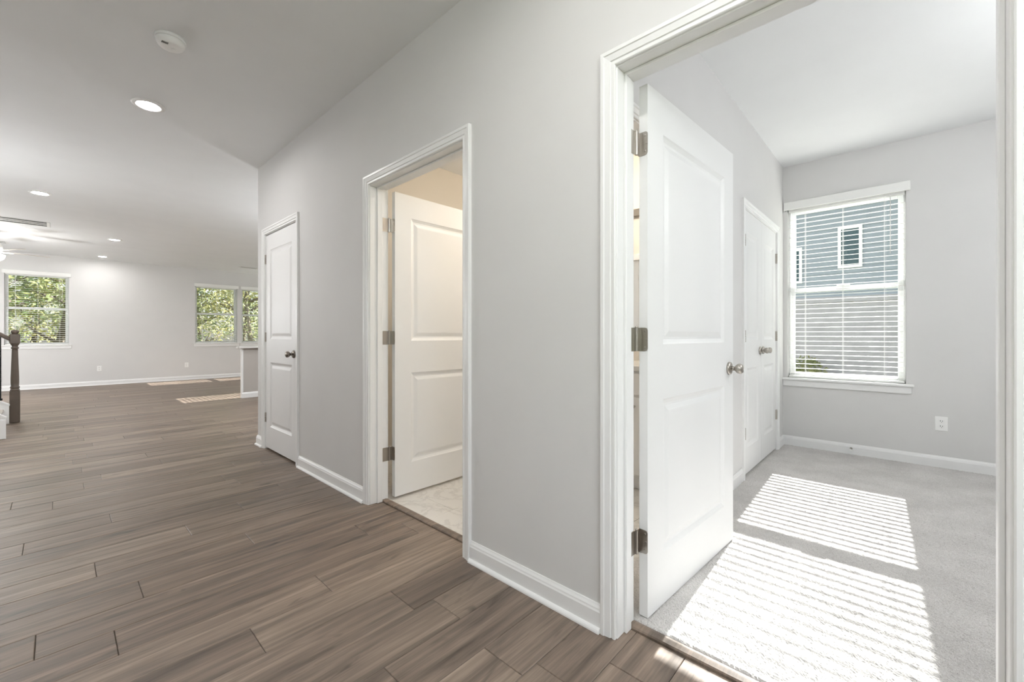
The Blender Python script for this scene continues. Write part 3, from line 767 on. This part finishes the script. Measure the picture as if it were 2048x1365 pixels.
# ------------------------------------------------------------------ stairs and railing
st = empty('staircase', (-.40, 7.55, 0)); tag(st, 'white trimmed carpeted stairs at the left edge', 'stairs'); SO = st.location
RISE, RUN, SX, YN, YF = .185, .262, -.475, 6.98, 8.17
for i in range(7):
    xr = SX - i*RUN
    MB().cbox(xr-.018, xr, YN+.04, YF-.03, i*RISE, (i+1)*RISE-.03, .001).build('riser', M_TRIM, st, SO)
    MB().cbox(xr-RUN-.016, xr+.026, YN+.04, YF-.03, (i+1)*RISE-.03, (i+1)*RISE, .008).build('tread', M_CARP2, st, SO)
sl_ = RISE/RUN
def stringer(y0, y1, xe, ze, panel):
    xb = SX - 7*RUN; zb = ze + (xe-xb)*sl_
    zc_ = max(0, zb-.62)
    P = [(xe, 0), (xe, ze), (xb, zb), (xb, zc_), (xe-.75, 0)]
    s = MB().loft([[(x, y0, z) for x, z in P], [(x, y1, z) for x, z in P]]).build('stringer', M_TRIM, st, SO)
    n_ = MB()
    Q = [(xe+.006, ze-.004), (xe+.006, ze+.014), (xb, zb+.018), (xb, zb)]
    n_.loft([[(x, y0-.012, z) for x, z in Q], [(x, y1+.012, z) for x, z in Q]]).build('stringer_cap', M_TRIM, s, SO)
    if panel:
        t = .05
        Pi = [(xe-t, .03), (xe-t, ze-t*.4), (xb, zb-t), (xb, zc_+.05), (xe-.70, .03)]
        MB().loft([[(x, y0-.004, z) for x, z in Pi], [(x, y0-.0005, z) for x, z in Pi]]).build('stringer_panel', M_WALL, s, SO)
        bt = MB().cbox(xe-t-.004, xe+.004, y0-.016, y0-.0005, 0, ze-.01).build('stringer_edge', M_TRIM, s, SO)
stringer(YN, YN+.04, -.375, .215, True)
stringer(YF-.03, YF+.01, -.41, .225, False)
rail = empty('stair_railing', (-.365, 8.20, 0)); tag(rail, 'dark stained newel post with handrail and black iron balusters', 'railing'); RO = rail.location
nx_, ny_ = -.365, 8.20
nb = MB().cbox(nx_-.043, nx_+.043, ny_-.043, ny_+.043, 0, .40, .006)
nb.lathe([(.043, .40), (.040, .415), (.036, .42), (.036, .43), (.041, .437), (.041, .447), (.034, .46), (.036, .50), (.036, .56), (.027, .90), (.025, .925), (.034, .932), (.034, .944), (.026, .952), (.028, .97), (.038, .985), (.040, .99)], (nx_, ny_, 0), n=24)
nb.cbox(nx_-.043, nx_+.043, ny_-.043, ny_+.043, .99, 1.115, .008)
nb.lathe([(.030, 1.113), (.027, 1.125), (.035, 1.135), (.037, 1.145), (.033, 1.158), (.018, 1.166), (.0001, 1.168)], (nx_, ny_, 0), n=24)
nb.build('newel_post', M_STAIN, rail, RO)
hr = MB(); P = [(-.030, -.028), (.030, -.028), (.034, -.005), (.026, .022), (.010, .030), (-.010, .030), (-.026, .022), (-.034, -.005)]
L_ = 1.7; hr.loft([[(nx_-.03, ny_+a, 1.045+c_) for a, c_ in P], [(nx_-.03-L_, ny_+a, 1.045+L_*sl_+c_) for a, c_ in P]])
hr.build('handrail', M_STAIN, rail, RO)
for i in range(9):
    x = -.478 - .118*i; zb = .245 + (-.41-x)*sl_; zt = 1.02 + (nx_-.03-x)*sl_
    rings = []; N = 40; ny2 = 8.16
    for j in range(N+1):
        f = j/N; tw = 2*math.pi*5*min(max((f-.18)/.64, 0), 1)
        rings.append([(x+.0085*math.cos(tw+math.pi/4+q*math.pi/2), ny2+.0085*math.sin(tw+math.pi/4+q*math.pi/2), zb+(zt-zb)*f) for q in range(4)])
    bb = MB().loft(rings).build('baluster', M_IRON, rail, RO)
    MB().cbox(x-.016, x+.016, ny2-.016, ny2+.016, zb, zb+.025, .004).build('baluster_shoe', M_IRON, bb, RO)

# ------------------------------------------------------------------ kitchen island end
isl = empty('kitchen_island', (2.9, 8.53, 0)); tag(isl, 'taupe kitchen island end with white trim past the hallway corner', 'island'); IO = isl.location
MB().box(2.215, 4.0, 8.485, 8.545, 0, .87).build('back_panel', M_ISL, isl, IO)
MB().cbox(2.19, 2.214, 8.478, 8.553, 0, .87, .003).build('end_trim', M_TRIM, isl, IO)
MB().loft([[(2.19, 8.485-d, t) for d, t in BASE], [(4.0, 8.485-d, t) for d, t in BASE]]).build('island_baseboard', M_TRIM, isl, IO)
ct = MB().cbox(2.13, 4.05, 8.39, 8.575, .872, .91, .004).build('countertop', M_COUNTER, None, (2.9, 8.53, .872))
tag(ct, 'pale quartz countertop resting on the kitchen island', 'countertop')

# ------------------------------------------------------------------ bathroom vanity (seen through the hinge gap)
va = empty('bathroom_vanity', (3.02, 1.66, 0)); tag(va, 'white vanity cabinet glimpsed through the gap of the open door', 'vanity'); VO = va.location
MB().cbox(2.76, 3.295, 1.03, 2.30, .10, .845, .002).build('body', M_TRIM, va, VO)
MB().box(2.82, 3.29, 1.03, 2.30, 0, .10).build('toe_kick', M_TRIM, va, VO)
for y in (1.05, 1.47, 1.89):
    d_ = MB().cbox(2.742, 2.759, y, y+.38, .12, .66, .003).build('cabinet_door', M_TRIM, va, VO)
    MB().tube([(2.742, y+.33, .60), (2.722, y+.33, .60)], [.006, .011], 12).build('knob', M_NICK, d_, VO)
    MB().cbox(2.742, 2.759, y, y+.38, .68, .83, .003).build('drawer_front', M_TRIM, va, VO)
o = MB().cbox(2.73, 3.297, 1.02, 2.32, .847, .885, .004).build('countertop', M_COUNTER, None, (3.02, 1.66, .847)); tag(o, 'grey countertop on the vanity behind the open door', 'countertop')
mi = empty('wall_mirror', (3.297, 1.66, 1.15)); tag(mi, 'framed mirror above the vanity behind the open door', 'mirror')
MB().box(3.284, 3.29, 1.08, 2.24, 1.13, 1.74).build('glass', M_MIRR, mi, (3.297, 1.66, 1.15))
fm = MB(); [fm.cbox(3.272, 3.297, a, b_, c_, d_, .003) for a, b_, c_, d_ in ((1.05, 1.10, 1.10, 1.77), (2.22, 2.27, 1.10, 1.77), (1.10, 2.22, 1.10, 1.15), (1.10, 2.22, 1.72, 1.77))]
fm.build('frame', M_TRIM, mi, (3.297, 1.66, 1.15))
vl = empty('vanity_light', (3.297, 1.66, 2.12)); tag(vl, 'warm vanity light bar on the bathroom wall', 'wall light'); LO = vl.location
MB().cbox(3.275, 3.298, 1.12, 2.18, 2.09, 2.15, .004).build('back_plate', M_NICK, vl, LO)
for y in (1.22, 2.08):
    a = MB().tube([(3.275, y, 2.12), (3.20, y, 2.12), (3.19, y, 2.14)], .008, 10).build('arm', M_NICK, vl, LO)
    MB().lathe([(.02, .0), (.045, .05), (.055, .11), (.05, .115), (.0001, .115)], (3.19, y, 2.14), n=20).build('glass_shade', M_BULB, a, LO)

# ------------------------------------------------------------------ outdoors
g = MB().box(-40, 60, -30, 60, -.62, -.42).build('ground', M_GRASS); tag(g, 'dry lawn outside the windows', 'ground', kind='structure')
nh = empty('neighbour_house', (14, 1.5, -.42)); tag(nh, 'neighbouring house with blue grey siding and pale stone base seen through the blind', 'house'); NO = nh.location
HX, NY0, NY1 = 14.0, -5.0, 8.5
MB().box(HX, HX+9, NY0, NY1, -.42, 2.05).build('stone_base', M_BRICKN, nh, NO)
sd_ = MB(); z = 2.05
while z < 4.95:
    sd_.add([(HX-.02,NY0,z),(HX-.02,NY1,z),(HX-.004,NY1,z+.17),(HX-.004,NY0,z+.17),(HX+.05,NY0,z),(HX+.05,NY1,z),(HX+.05,NY1,z+.17),(HX+.05,NY0,z+.17)], [(0,1,2,3),(4,5,1,0),(3,2,6,7)]); z += .17
sd_.build('lap_siding', M_SIDE, nh, NO)
MB().box(HX+.05, HX+9, NY0, NY1, 2.05, 5.0).build('house_core', M_SIDE, nh, NO)
MB().cbox(HX-.06, HX+.05, NY0, NY1, 1.97, 2.12).build('band_trim', M_BRICKN, nh, NO)
def nwin(y0, y1, z0, z1):
    f = MB().cbox(HX-.06, HX+.02, y0-.07, y1+.07, z0-.07, z0).cbox(HX-.06, HX+.02, y0-.07, y1+.07, z1, z1+.07).cbox(HX-.06, HX+.02, y0-.07, y0, z0, z1).cbox(HX-.06, HX+.02, y1, y1+.07, z0, z1).build('house_window', M_TRIM, nh, NO)
    MB().box(HX-.045, HX+.0, y0, y1, z0, z1).build('pane', M_GLASSN, f, NO)
nwin(.86, 1.22, 2.92, 3.86); nwin(2.14, 2.9, 2.6, 3.45)
rf = MB().add([(HX-.45,NY0-.4,4.82),(HX-.45,NY1+.4,4.82),(HX+4.8,NY1+.4,7.4),(HX+4.8,NY0-.4,7.4),(HX+9.6,NY0-.4,4.82),(HX+9.6,NY1+.4,4.82),
               (HX-.45,NY0-.4,5.0),(HX-.45,NY1+.4,5.0),(HX+4.8,NY1+.4,7.6),(HX+4.8,NY0-.4,7.6),(HX+9.6,NY0-.4,5.0),(HX+9.6,NY1+.4,5.0)],
              [(0,1,2,3),(3,2,5,4),(6,7,8,9),(9,8,11,10),(0,1,7,6),(4,5,11,10),(1,2,8,7),(2,5,11,8),(0,3,9,6),(3,4,10,9)]).build('roof', M_SHING, nh, NO)
MB().cbox(HX-.53, HX-.452, NY0-.4, NY1+.4, 4.86, 4.98, .02).build('gutter', M_TRIM, nh, NO)

def leaf_cloud(b, cx, cy, cz, rx, rz, n, size):
    for _ in range(n):
        while True:
            p = Vector((random.uniform(-1,1), random.uniform(-1,1), random.uniform(-1,1)))
            if p.length < 1: break
        p = Vector((cx+p.x*rx, cy+p.y*rx, cz+p.z*rz))
        u = Vector((random.gauss(0,1), random.gauss(0,1), random.gauss(0,1))).normalized(); v = u.orthogonal().normalized()
        s_ = size*random.uniform(.6, 1.3)
        b.add([p-u*s_, p+v*s_*.45, p+u*s_, p-v*s_*.45], [(0,1,2,3)])
def make_tree(hh, seed, label):
    random.seed(seed)
    r_ = empty('woodland_tree', (0,0,-.42)); tag(r_, label, 'tree', 'woodland trees behind the house')
    tk = MB(); pts = [(random.uniform(-.12,.12)*i, random.uniform(-.12,.12)*i, hh*i/6) for i in range(7)]
    tk.tube(pts, [.10*(1-i/8) for i in range(7)], 8)
    lv = MB()
    for i in range(17):
        z = random.uniform(.5, hh*.95); a = random.uniform(0, 6.28); l = random.uniform(.6, 1.7)*(1.1-z/hh*.5)
        e = (math.cos(a)*l, math.sin(a)*l, z+l*.5)
        tk.tube([(0,0,z), (e[0]*.5, e[1]*.5, z+l*.2), e], [.05,.035,.012], 5)
        leaf_cloud(lv, *e, .85, .65, 210, .07)
    tk.build('trunk', M_BARK, r_); lv.build('foliage', M_LEAF, r_, fix=False)
    return r_
TL = 'leafy woodland tree outside the living room windows'
T = [make_tree(7.0, 11, TL), make_tree(8.0, 12, TL), make_tree(6.0, 13, TL)]
random.seed(21)
spots = [(-3.4, 18.5), (-1.6, 17.6), (.1, 19.0), (1.7, 17.5), (3.2, 18.6), (4.8, 17.4), (6.4, 18.9), (-2.4, 22), (-.6, 22.6), (1.0, 22.2), (2.6, 22.8), (4.2, 22.1), (6.0, 22.7), (7.6, 21.4), (-4.6, 21.0), (8.0, 18.0)]
for i, (x, y) in enumerate(spots):
    t_ = T[i] if i < 3 else copy_tree(T[i % 3])
    t_.location = (x, y, -.42); t_.rotation_euler = (0, 0, random.uniform(0, 6.28)); s_ = random.uniform(.85, 1.2); t_.scale = (s_, s_, s_)
def make_shrub(x, y, label):
    r_ = empty('shrub', (x, y, -.42)); tag(r_, label, 'shrub')
    lv = MB(); leaf_cloud(lv, 0, 0, .5, .5, .5, 700, .06); lv.build('foliage', M_LEAF, r_, fix=False)
    MB().tube([(0,0,0),(0,0,.5)], [.03,.02], 6).build('stem', M_BARK, r_)
make_shrub(13.3, 1.9, 'dark shrub at the foot of the neighbouring house')
